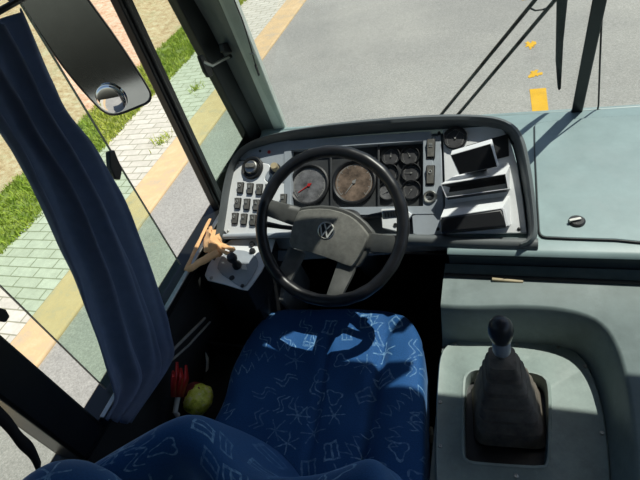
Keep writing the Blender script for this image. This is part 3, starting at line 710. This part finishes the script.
# recess floor around the plate opening
po=[PT.uv(*q)+(0,) for q in [(436,500),(435,440),(437,385),(440,352),(449,342),(470,338.5),(520,340),(560,345),(578,352),(590,368),(600,395),(607,430),(611,480),(612,510),(600,535),(450,530)]]
po=dense(po,smooth=2)
hx=[PT.uv(*q)+(0,) for q in [(465,390),(467,374),(480,370),(530,373),(545,378),(548,392),(548,430),(547,462),(543,466),(505,464),(468,461),(464,456)]]
hx=dense(hx,smooth=1)
hc=sum((p for p in hx),V((0,0,0)))/len(hx)
def bya(poly,c,n=72):
    out=[];m_=len(poly)
    for k in range(n):
        a=2*PI*k/n; dx,dy=math.cos(a),math.sin(a); best=None
        for i in range(m_):
            p=poly[i]-c;q=poly[(i+1)%m_]-c; e=q-p; den=dx*e.y-dy*e.x
            if abs(den)<1e-12: continue
            t=(p.x*e.y-p.y*e.x)/den; s_=(p.x*dy-p.y*dx)/den
            if t>0 and -1e-9<=s_<=1+1e-9: best=t if best is None else max(best,t)
        out.append(c+V((dx,dy,0))*best)
    return out
A=bya(po,hc);B=bya(hx,hc)
inn=rgs[-1]
fl=[V((-.128,inn[0].y,0))]+[V((p.x,p.y,0)) for p in inn]+[V((-.128,.10,0))]
pw=[V((p.x+PT.o.x,p.y+PT.o.y,0)) for p in A]
hcw=hc+V((PT.o.x,PT.o.y,0))
Cc=bya(fl,hcw)
MB().strip([[V((p.x,p.y,zfloor)) for p in Cc],[V((p.x,p.y,zfloor-.001)) for p in pw]],True).build('recess_floor',M['cover'],ec,smooth=False)
# left side, front/back skirts
lf=MB()
lf.box((-.128,.10,0.0),(-.123,1.0,.4995)); lf.box((-.128,.89,.4),(-.123,1.0,.64)); lf.box((-.128,.095,0),(.78,.10,.50)); lf.box((.775,.1,0),(.78,1.0,.58))
lf.build('side_skirt',M['shroud'],ec,smooth=False)
def pl(P_,k,h,c=None): return [PT.w(hc.x+(p.x-hc.x)*k,hc.y+(p.y-hc.y)*k,h) for p in P_]
gpz=MB().strip([pl(A,1,-.013),pl(A,1,-.003),pl(A,.985,.001),pl(A,.965,0),pl(B,1.10,0),pl(B,1.06,.004),pl(B,1.01,.003),pl(B,1,-.003),pl(B,.98,-.05)],True).build('lever_plate',M['plate'],ec,angle=45,label='worn pale grey plate around the gear lever')
MB().add(pl(B,.985,-.049),[tuple(range(72))]).build('tray_floor',M['black'],gpz,smooth=False)
for q in ((455,344),(516.5,344),(440,402),(585,366),(602,433),(440,446),(516,476),(558,347)):
    u,v=PT.uv(*q,.001); MB().lathe(PT.w(u,v,-.0005),(0,0,1),[(.0055,0),(.0055,.002),(.003,.0035),(0,.003)],12).build('screw',M['steel'],gpz)
# seam and handle
MB().tube([V((-.125,.962,.657)),V((.30,.962,.657)),V((.78,.962,.657))],.006,8).build('front_gasket',M['black'],ec)
ha=oY(492,279,.955); hb=oY(523,281.5,.955)
MB().tube([ha,ha.lerp(hb,.5),hb],.0062,10,.8).build('latch_handle',M['tan'],ec,label='short pale metal latch bar')

# ------------------------------------------------------------------ GEAR LEVER
gl=thing('gear_lever','black ball-topped gear lever standing in a dusty pleated rubber boot','gear lever',(.045,.63,.464))
base=V((.052,.648,.468)); topc=oY(502,356,.66)
tiers=6; rings=[]
def sq(c,w,dp,tw,tl):
    e1=V((math.cos(tw),math.sin(tw),0)); e2=V((-math.sin(tw),math.cos(tw),0)); 
    return [c+e1*a+e2*b+V((0,0,tl*b)) for a,b in roundrect(0,0,w,dp,min(w,dp)*.16,3)]
for k in range(tiers):
    f=k/tiers; g_=(k+1)/tiers
    c0=base.lerp(topc,f); c1=base.lerp(topc,g_)
    w=.034+.130*(1-f)**.85; dp=.036+.130*(1-f)**.85; wn=.030+.130*max(0,1-g_)**.85; dn=.032+.130*max(0,1-g_)**.85
    e=(c1-c0)
    rings.append(sq(c0,w*.97,dp*.97,.08,0)); rings.append(sq(c0+e*.12,w+.012,dp+.012,.08,.0)); rings.append(sq(c0+e*.5,w*.985,dp*.985,.08,.0))
    rings.append(sq(c0+e*.82,w*.95,dp*.95,.08,.0)); rings.append(sq(c0+e*.90,wn*.96,dn*.96,.08,.0))
MB().strip(rings,True,False,True).build('boot',M['boot'],gl,angle=38,label='dusty pleated rubber boot')
kb=oY(500.5,327,.668)
MB().tube([topc-V((0,0,.02)),topc+(kb-topc)*.6],.0085,12).build('shaft',M['steel'],gl)
dv=(kb-topc).normalized()
MB().lathe(topc+dv*.012,dv,[(.012,0),(.0185,.005),(.020,.010),(.020,.038),(.016,.046),(0,.046)],24).build('collar',M['face_grey'],gl,label='grey collar')
MB().lathe(topc+dv*.054,dv,[(.0,-.002),(.015,0),(.022,.008),(.0262,.024),(.027,.040),(.0245,.056),(.017,.068),(.008,.073),(0,.074)],32).build('knob',M['knobm'],gl,angle=80)

# ------------------------------------------------------------------ DRIVER SEAT
se=thing('driver_seat','blue driver seat with sketchy pale doodle pattern facing the steering wheel','seat',(-.44,.6,0))
SF=Frame((0,0,.492),0)
cpx=[(226,400),(229,378),(240,352),(255,328),(270,315),(288,309.5),(330,308.5),(370,309),(395,311.5),(410,319),(421,334),(425,350),(425.5,400),(426,440),(426,500)]
cpts=[SF.uv(*q)+(0,) for q in cpx]+[(-.19,.30,0),(-.70,.30,0),(-.76,.38,0)]
cpts=[V((p[0],p[1],0)) for p in cpts]
co_=dense(cpts,smooth=2); cc=V((-.44,.62,0)); ca=bya(co_,cc,110)
cush=MB(); rings=[]
def ctop(x,y):
    z=.505
    z-= .030*math.exp(-((x-(-.30-.02*(y-.6)))/.013)**2)*(1 if y<.88 else max(0,1-(y-.88)/.05))   # seam beside the bolster
    z+= .018*math.exp(-((x+.215)/.055)**2)                                   # right bolster
    z+= .022*math.exp(-((x+.70)/.07)**2)                                     # left bolster
    z+= .010*noise.noise(V((x*9,y*9,1)))+.005*noise.noise(V((x*22,y*16,4)))
    z-= .016*math.exp(-((y-.60)/.15)**2-((x+.48)/.12)**2)
    z-= .010*math.exp(-((x+.47+.10*(y-.7))/.010)**2)*(1 if y<.86 else .2)
    return z
ks=[(1.0,-.13,0),(1.0,-.05,0),(.998,-.01,.0),(.992,.02,.25),(.978,.035,.6),(.955,.045,.85),(.92,.05,1)]+[(k,.055,1) for k in (.87,.82,.77,.72,.67,.62,.57,.52,.47,.42,.37,.32,.27,.22,.17,.12,.07,.02)]
for k,h,w in ks:
    rg_=[]
    for p in ca:
        x=cc.x+(p.x-cc.x)*k;y=cc.y+(p.y-cc.y)*k
        z=.45+h if w<1 else 0
        zt=ctop(x,y)
        z=(.45+h)*(1-w)+zt*w if w<1 else zt
        cush.uv[len(cush.v)+len(rg_)]=(x,y)
        rg_.append(V((x,y,z)))
    cush.strip([rg_],True); 
n_=110
for k in range(len(ks)-1):
    for i in range(n_):
        j=(i+1)%n_; cush.f.append((k*n_+i,k*n_+j,(k+1)*n_+j,(k+1)*n_+i))
cush.f.append(tuple((len(ks)-1)*n_+i for i in range(n_)))
cush.build('seat_cushion',M['seat'],se,angle=180)
MB().strip([[V((cc.x+(p.x-cc.x)*.94,cc.y+(p.y-cc.y)*.94,z)) for p in ca] for z in (.26,.33)],True,True,True).build('seat_pan',M['black'],se,bevel=.005)
MB().box((-.62,.42,.0),(-.26,.80,.26)).build('seat_pedestal',M['black'],se,bevel=.02)
# backrest: lofted across x
yfp=[(-.70,.17),(-.66,.215),(-.60,.272),(-.545,.315),(-.50,.325),(-.455,.303),(-.41,.262),(-.36,.236),(-.30,.244),(-.25,.262),(-.20,.288),(-.165,.302),(-.145,.285),(-.13,.24),(-.125,.22)]
def interp(tab,x):
    for (a,b),(c,d_) in zip(tab,tab[1:]):
        if x<=c: return b+(d_-b)*max(0,min(1,(x-a)/(c-a)))
    return tab[-1][1]
def smi(tab,x): return sum(interp(tab,x+o_) for o_ in (-.02,-.01,0,.01,.02))/5
bk=MB(); rings=[]; NX=60
for i in range(NX+1):
    x=-.70+.575*i/NX; f=smi(yfp,x); e=min(1,min(i,NX-i)/5); e=math.sqrt(1-(1-e)**2)
    th=.10*(.25+.75*e); zt=.998-.03*(1-e)+.008*noise.noise(V((x*10,3,0)))
    prof=[(.10,.50),(.085,.62),(.055,.76),(.02,.88),(.004,.94),(-.008,.975),(-.03,.993),(-.06,1.0),(-.085,.99),(-.10,.96),(-.105,.90),(-.09,.76),(-.05,.60),(-.02,.50)]
    rg_=[]
    for j,(dy,z) in enumerate(prof):
        yy=f+(dy if dy>-.0 else dy*th/.10); zz=z if z<.9 else .9+(z-.9)*(zt-.9)/.1
        yy+= .004*noise.noise(V((x*14,z*8,5)))
        bk.uv[len(rg_)+i*len(prof)]=(x,j*.042)
        rg_.append(V((x,yy,zz)))
    rings.append(rg_)
bk.strip(rings,True,True,True)
bk.build('backrest',M['seat'],se,angle=180,sub=1)
# headrest pad at the left, nearest the camera
hd=MB(); rings=[]
hp_=[(-.72,.10,.30),(-.70,.135,.6),(-.665,.165,.85),(-.62,.176,.98),(-.57,.172,1),(-.52,.155,1),(-.47,.130,.95),(-.43,.105,.8),(-.40,.08,.5),(-.385,.055,.2)]
for i,(x,yfr,s_) in enumerate(spline([V(q) for q in hp_],4)):
    rg_=[]
    for k in range(22):
        a=2*PI*k/22; ca_=math.cos(a); sa=math.sin(a)
        yy=yfr-.075*s_+.075*s_*math.copysign(abs(ca_)**.8,ca_); zz=1.045+.055*s_*math.copysign(abs(sa)**.8,sa)
        hd.uv[i*22+k]=(x*.9+3,k*.018+1)
        rg_.append(V((x,yy,zz)))
    rings.append(rg_)
hd.strip(rings,True,True,True)
hd.build('headrest',M['seat'],se,angle=180)
MB().tube([oZ(431,428,.40),oZ(432,436,.41),oZ(431.5,442,.40)],.006,8).tube([oZ(431.5,442,.40),oZ(431,447,.37)],.004,8).build('buckle_tab',M['tan'],se,label='small tan buckle tab')

# ------------------------------------------------------------------ CURTAIN
L=[(-50,56),(-22,98),(6,140),(31,184),(55,231),(72,270),(85,310),(101,357),(112,395),(104,419)]
Rr=[(21,8),(47,69),(66,109),(94,149),(116,187),(137,237),(153,279),(169,330),(170,362),(130,423)]
La=spline([oX(*q,-.862) for q in L],6); Ra=spline([oX(*q,-.862) for q in Rr],6)
cm=MB(); NXc=72; rows=len(La); vs=[]
for j in range(rows):
    t=j/(rows-1)
    for i in range(NXc+1):
        s_=i/NXc; p=La[j].lerp(Ra[j],s_)
        ph=s_*PI*2*(3.3)+1.2*math.sin(2.5*t+s_*2)+.6
        amp=.026*(.65+.5*math.sin(t*3))*(1-.35*t)*min(1,min(s_,1-s_)*10+.2)
        w=math.sin(ph)+.35*math.sin(2.3*ph+1+t*4)+.22*noise.noise(V((s_*9,t*5,0)))
        vs.append(p+V((w*amp+.012*noise.noise(V((s_*4,t*7,3))),math.cos(ph)*amp*.25,0)))
fs=[(j*(NXc+1)+i,j*(NXc+1)+i+1,(j+1)*(NXc+1)+i+1,(j+1)*(NXc+1)+i) for j in range(rows-1) for i in range(NXc)]
cu_=thing('curtain','navy blue gathered curtain hanging across the driver side window','curtain',(-.86,.5,.74))
MB().add(vs,fs).build('curtain_cloth',M['curtain'],cu_,angle=180,solid=.003)
r0=V((-.866,-.3,1.585)); r1=oX(25,-3,-.866)
MB().tube([V((-.866,-.3,r1.z)),r1,r1+V((-.05,.01,0))],.006,8).build('curtain_rail',M['cordm'],cu_)
# ------------------------------------------------------------------ SEAT BELT
sb=[(-40,395),(-10,408),(8,424),(20,440),(32,452),(40,470)]
path=spline([oX(*q,-.84) for q in sb],5); m=MB(); vs=[]
for p in path: vs+= [p+V((.0,.012,.010)),p-V((.0,.012,.010))]
m.add(vs,[(2*i,2*i+1,2*i+3,2*i+2) for i in range(len(path)-1)])
tag(m.build('seat_belt',M['belt'],None,solid=.003),'black seat belt strap hanging behind the thick window pillar at lower left','seat belt')

# ------------------------------------------------------------------ MIRROR outside
MPn=V((.29,-.93,.03)).normalized(); MPo=V((-1.27,1.30,1.2))
mp=lambda px,py,h=0:on(px,py,MPn,MPo)+MPn*h
mir=thing('exterior_mirror','large dark exterior rear-view mirror with small round spot mirror, outside the side window','mirror',MPo+V((0,0,-.15)))
mo=[(10,-14),(23,8),(40,34),(58,61),(77,85),(95,105),(104,113),(112,116),(122,114.5),(138,108),(150,103),(152.5,96),(150,90),(141,75),(116,37),(89,0),(79,-14)]
mo3=dense([mp(*q) for q in mo],smooth=1); mc=sum(mo3,V((0,0,0)))/len(mo3)
scm=lambda k,h:[mc+(p-mc)*k+MPn*h for p in mo3]
MB().strip([scm(.7,-.045),scm(.9,-.03),scm(.985,-.008),scm(1.0,.002),scm(.968,.004),scm(.950,0)],True,True,False).build('mirror_housing',M['black'],mir,angle=60)
MB().add(scm(.951,.0005),[tuple(range(len(mo3)))]).build('mirror_glass',M['mirrorglass'],mir,smooth=False,label='dark mirror glass')
sp=mp(111.5,98,.002); rs=.050
u_=V((0,0,1)).cross(MPn).normalized(); v_=MPn.cross(u_)
smr=MB().lathe(sp,MPn,[(rs*1.06,0),(rs*1.06,.006),(rs,.006)]+[(rs*math.cos(a),.006+.005*math.sin(a)) for a in (.3,.6,.9,1.2,1.45)],36).build('spot_mirror',M['spot'],mir,angle=80,label='small round convex spot mirror')
MB().tube([mc-MPn*.03,mc-MPn*.05+V((0,0,.12)),mc-MPn*.05+V((0,0,.5)),V((-1.0,1.25,2.1))],.012,10).build('mirror_arm',M['black'],mir)

# ------------------------------------------------------------------ WIPER
wp=thing('windscreen_wiper','black twin-arm windscreen wiper resting outside the windscreen left of the divider','wiper',ws(440,118,.09))
WO=.06
MB().tube([ws(436,121,WO),ws(445,110,WO),ws(535,0,WO),ws(560,-32,WO)],.0062,8).build('wiper_arm',M['trim'],wp)
MB().tube([ws(452,121,WO),ws(462,110,WO),ws(555,0,WO),ws(578,-26,WO)],.0062,8).build('wiper_arm',M['trim'],wp)
MB().tube([ws(530,8,WO),ws(535,10.5,WO+.005),ws(543,9.5,WO+.008),ws(552,6,WO),ws(556,-2,WO)],.0028,8).build('washer_hose',M['cordm'],wp)
bl=[(557,-30),(556.6,0),(555.6,62),(557.5,88),(558.5,91),(561,89.5),(563.5,42),(567.8,0),(569,-30)]
MB().prism([ws(*q,.022) for q in bl],V((0,.959,.282))*.012).build('wiper_blade',M['rubber'],wp,bevel=.003)
MB().tube([ws(557,-28,.03),ws(560,-31,WO)],.008,8).build('blade_joint',M['trim'],wp)

# ------------------------------------------------------------------ WINDOW LATCH and CABLE on the pillar
lx=-.905
lt_=thing('window_latch','small black hinged window latch clamped on the dark front pillar','latch',oX(205,66,lx))
MB().prism([oX(*q,lx) for q in [(196,56),(200,55),(203,60),(209,70),(210,76),(206,78),(202,72)]],(.014,0,0)).build('latch_pad',M['black'],lt_,bevel=.004)
MB().tube([oX(203,62,lx+.01),oX(212,65.5,lx+.02),oX(222,60,lx+.02),oX(230,56,lx+.02)],[.006,.0055,.005,.007],10).build('latch_arm',M['steel'],lt_)
MB().prism([oX(*q,lx+.005) for q in [(218,44),(226,42),(229,48),(228,53),(220,53)]],(.018,0,0)).build('latch_bracket',M['black'],lt_,bevel=.004)
MB().lathe(oX(229,57,lx+.02),(1,0,.3),[(.007,0),(.007,.01),(0,.01)],14).build('latch_pin',M['black'],lt_)
cb=thing('aerial_cable','thin black aerial cable with a small plug hanging down the pale pillar edge','cable',ws(257,70,-.03))
MB().tube(spline([ws(228,-18,-.012),ws(235,2,-.012),ws(243,22,-.02),ws(250,45,-.02),ws(252.5,54,-.018),ws(256,66,-.02)],5),.0022,6).build('cable',M['cordm'],cb)
MB().tube([ws(255.5,65,-.02),ws(259,75,-.02)],.006,8,.6).build('plug',M['black'],cb)
MB().tube([ws(250,54,-.018),ws(254.5,53,-.018)],.004,6).build('clip',M['steel'],cb)

# ------------------------------------------------------------------ SUN BLOCKER, added out of view to shade the seat and wheel
sv=thing('added_sun_blocker','unseen dark panel added at the top of the windscreen to block sun on the driver side','sun_blocker',(-.25,1.23,1.99))
MB().box((-.84,1.205,1.99),(.36,1.233,2.19)).build('blocker_panel',M['trim'],sv,smooth=False)
MB().box((-.84,1.226,1.60),(-.13,1.230,1.99)).build('blocker_flap',M['trim'],sv,smooth=False)  # added lower piece, keeps sun off the left of the seat
MB().tube([V((-.84,1.229,1.99)),V((.36,1.229,1.99))],.008,8).build('blocker_bar',M['black'],sv)
# ------------------------------------------------------------------ RAG on the ledge
def crumple(name,rows_,mat,amp,seed,th=.004,parent=None,n=14):
    vs=[];R_=len(rows_)
    for j,(a,b,hh) in enumerate(rows_):
        for i in range(n+1):
            s_=i/n; p=a.lerp(b,s_); arch=math.sin(PI*s_)
            vs.append(p+V((0,0,hh*arch))+V((noise.noise(V((j*.55,s_*4,seed))),noise.noise(V((j*.55,s_*4,seed+7))),noise.noise(V((j*.55,s_*4,seed+13)))*1.2))*amp)
    fs=[(j*(n+1)+i,j*(n+1)+i+1,(j+1)*(n+1)+i+1,(j+1)*(n+1)+i) for j in range(R_-1) for i in range(n)]
    return MB().add(vs,fs).build(name,mat,parent,angle=60,solid=th)
Z=.745
rw=[((206,252),(214,259),.008),((204,244),(221,255),.022),((205,237),(224,249),.028),((207,231),(222,240),.024),((210,227),(216,231),.008)]
def rowmap(rw): 
    out=[]
    for i in range(len(rw)-1):
        for k in range(3):
            f=k/3; a=[rw[i][0][q]*(1-f)+rw[i+1][0][q]*f for q in (0,1)]; b=[rw[i][1][q]*(1-f)+rw[i+1][1][q]*f for q in (0,1)]
            out.append((oZ(*a,Z+.004),oZ(*b,Z+.004),rw[i][2]*(1-f)+rw[i+1][2]*f))
    return out
rag=thing('leather_glove','crumpled orange leather work glove lying on the window ledge beside the dashboard','glove',oZ(205,250,Z))
crumple('glove_body',rowmap(rw),M['rag'],.014,1,parent=rag)
for pa_,r0_ in (([(214,243),(224,246),(234,250)],.010),([(216,249),(222,251),(229,254)],.009),([(218,252),(203,261),(188,270)],.017),([(210,255),(198,262),(187,271)],.011),([(186,270),(197,246),(210,219)],.008)):
    MB().tube(spline([oZ(x,y,Z+.012) for x,y in pa_],4),[r0_*(1-.03*k+.12*math.sin(k*2.1)) for k in range(9)],10,.5).build('glove_finger',M['rag'],rag)

# ------------------------------------------------------------------ ODDS AND ENDS in the door pocket
pk=thing('storage_bin','dark open bin along the side wall beside the seat, holding small items','bin',(-.88,.60,0))
MB().box((-.95,.40,.0),(-.78,.80,.36)).box((-.79,.40,.36),(-.78,.80,.43)).box((-.95,.40,.36),(-.78,.41,.43)).box((-.95,.79,.36),(-.78,.80,.43)).build('bin_body',M['wall'],pk,bevel=.003)
# yellow-green packet: pillow shape
c=oX(198,399,-.86)
m=MB(); rings=[]
for j in range(15):
    t=j/14; a=-1+2*t; rad=max(.004,math.sqrt(max(0,1-a*a))**.8); rg_=[]
    for k in range(20):
        an=2*PI*k/20; q=V((math.cos(an)*.046*rad,a*.050,math.sin(an)*.043*rad)); q+=V((1,1,1))*(.006*noise.noise(q*60)); rg_.append(c+q)
    rings.append(rg_)
pkt=m.strip(rings,True,True,True).build('snack_packet',M['packet'],None,angle=40)
MB().strip([[c+V((math.cos(2*PI*k/16)*r_-.014,yy,math.sin(2*PI*k/16)*r_)) for k in range(16)] for yy,r_ in ((-.035,.024),(-.01,.040),(.02,.044),(.042,.030))],True,True,True).build('red_end',M['darkred'],pkt,angle=40,label='dark red end of the packet')
tag(pkt,'crumpled yellow-green packet with a dark red end beside the driver seat, below the curtain','packet')
rd=thing('folding_umbrella','red folded umbrella with pale handle standing between curtain and driver seat','umbrella',oX(173,412,-.88))
a=oX(175,412,-.88); b=oX(178,396,-.88); c2=oX(176,366,-.87)
MB().tube([a+V((0,0,-.02)),a,b],.008,10).build('umbrella_handle',M['paper'],rd,label='pale handle')
for (x0,x1,q) in ((173,175,0),(178,184,1),(175,179,2),(171,171,3)):
    MB().strip([[oX(x0+xx,397,-.875+.004*q) for xx in (0,2.5,5)],[oX(x1+xx*.9,380-q,-.86+.005*q) for xx in (0,2.6,5)],[oX(x1+xx*.45+1,362+q*3,-.87) for xx in (0,2,4)]],False).build('umbrella_panel',M['red'],rd,solid=.004)
for i,(pa_,lb,r_) in enumerate((([(205,318),(180,343),(152,372)],'thin grey rod running down the side wall beside the curtain',.005),([(210,322),(188,346),(165,366)],'dull grey rod on the side wall nearer the driver seat',.004))):
    tag(MB().tube([oX(x,y,-.90+.01*i) for x,y in pa_],r_,8).build('wall_rod',M['bracket'],None),lb,'rod')
tag(MB().prism([oX(*q,-.90) for q in ((205,352),(208,358),(208,369),(205.5,372),(206,362))],(.003,0,0)).build('paper_scrap',M['paper'],None,smooth=False),'narrow scrap of white paper on the dark wall beside the driver seat','paper')
# pale pad glimpsed under the dashboard
tag(MB().prism([oZ(279,292,.3),oZ(288,293,.3),oZ(289,307,.3),oZ(280,309,.3)],(0,.03,.02)).build('pale_pad',M['paper'],None,bevel=.004),'pale pad glimpsed in the gap between steering wheel and seat','pale_pad')

# ------------------------------------------------------------------ LIGHT, SKY, CAMERA
sx,sy=-.385,-.334
sun=bpy.data.lights.new('sun','SUN'); sun.energy=4.9; sun.angle=.009; sun.color=(1,.96,.88)
so_=bpy.data.objects.new('sun',sun); col.objects.link(so_); so_.location=(3,4,6)
so_.rotation_euler=V((sx,sy,-1)).to_track_quat('-Z','Y').to_euler()
wd=bpy.data.worlds.new('sky'); bpy.context.scene.world=wd; wd.use_nodes=True; nt=wd.node_tree
sk=nt.nodes.new('ShaderNodeTexSky'); sk.sky_type='NISHITA'; sk.sun_disc=False; sk.sun_elevation=math.radians(58); sk.sun_rotation=math.radians(45)
nt.links.new(sk.outputs[0],nt.nodes['Background'].inputs[0]); nt.nodes['Background'].inputs[1].default_value=.10
cam=bpy.data.cameras.new('camera'); cam.sensor_fit='HORIZONTAL'; cam.sensor_width=36; cam.lens=36*F0/640; cam.clip_start=.02; cam.clip_end=200
c_=bpy.data.objects.new('camera',cam); col.objects.link(c_)
rx=V((cR.x,cF.x,cU.x)); ry=V((cR.y,cF.y,cU.y)); rz=V((cR.z,cF.z,cU.z)) # camera x, y(down), z(fwd) in world
c_.matrix_world=Matrix(((rx.x,-ry.x,-rz.x,CAM.x),(rx.y,-ry.y,-rz.y,CAM.y),(rx.z,-ry.z,-rz.z,CAM.z),(0,0,0,1)))
S=bpy.context.scene; S.camera=c_
S.view_settings.view_transform='Standard'; S.view_settings.look='None'; S.view_settings.exposure=0; S.view_settings.gamma=1; S.view_settings.use_curve_mapping=False
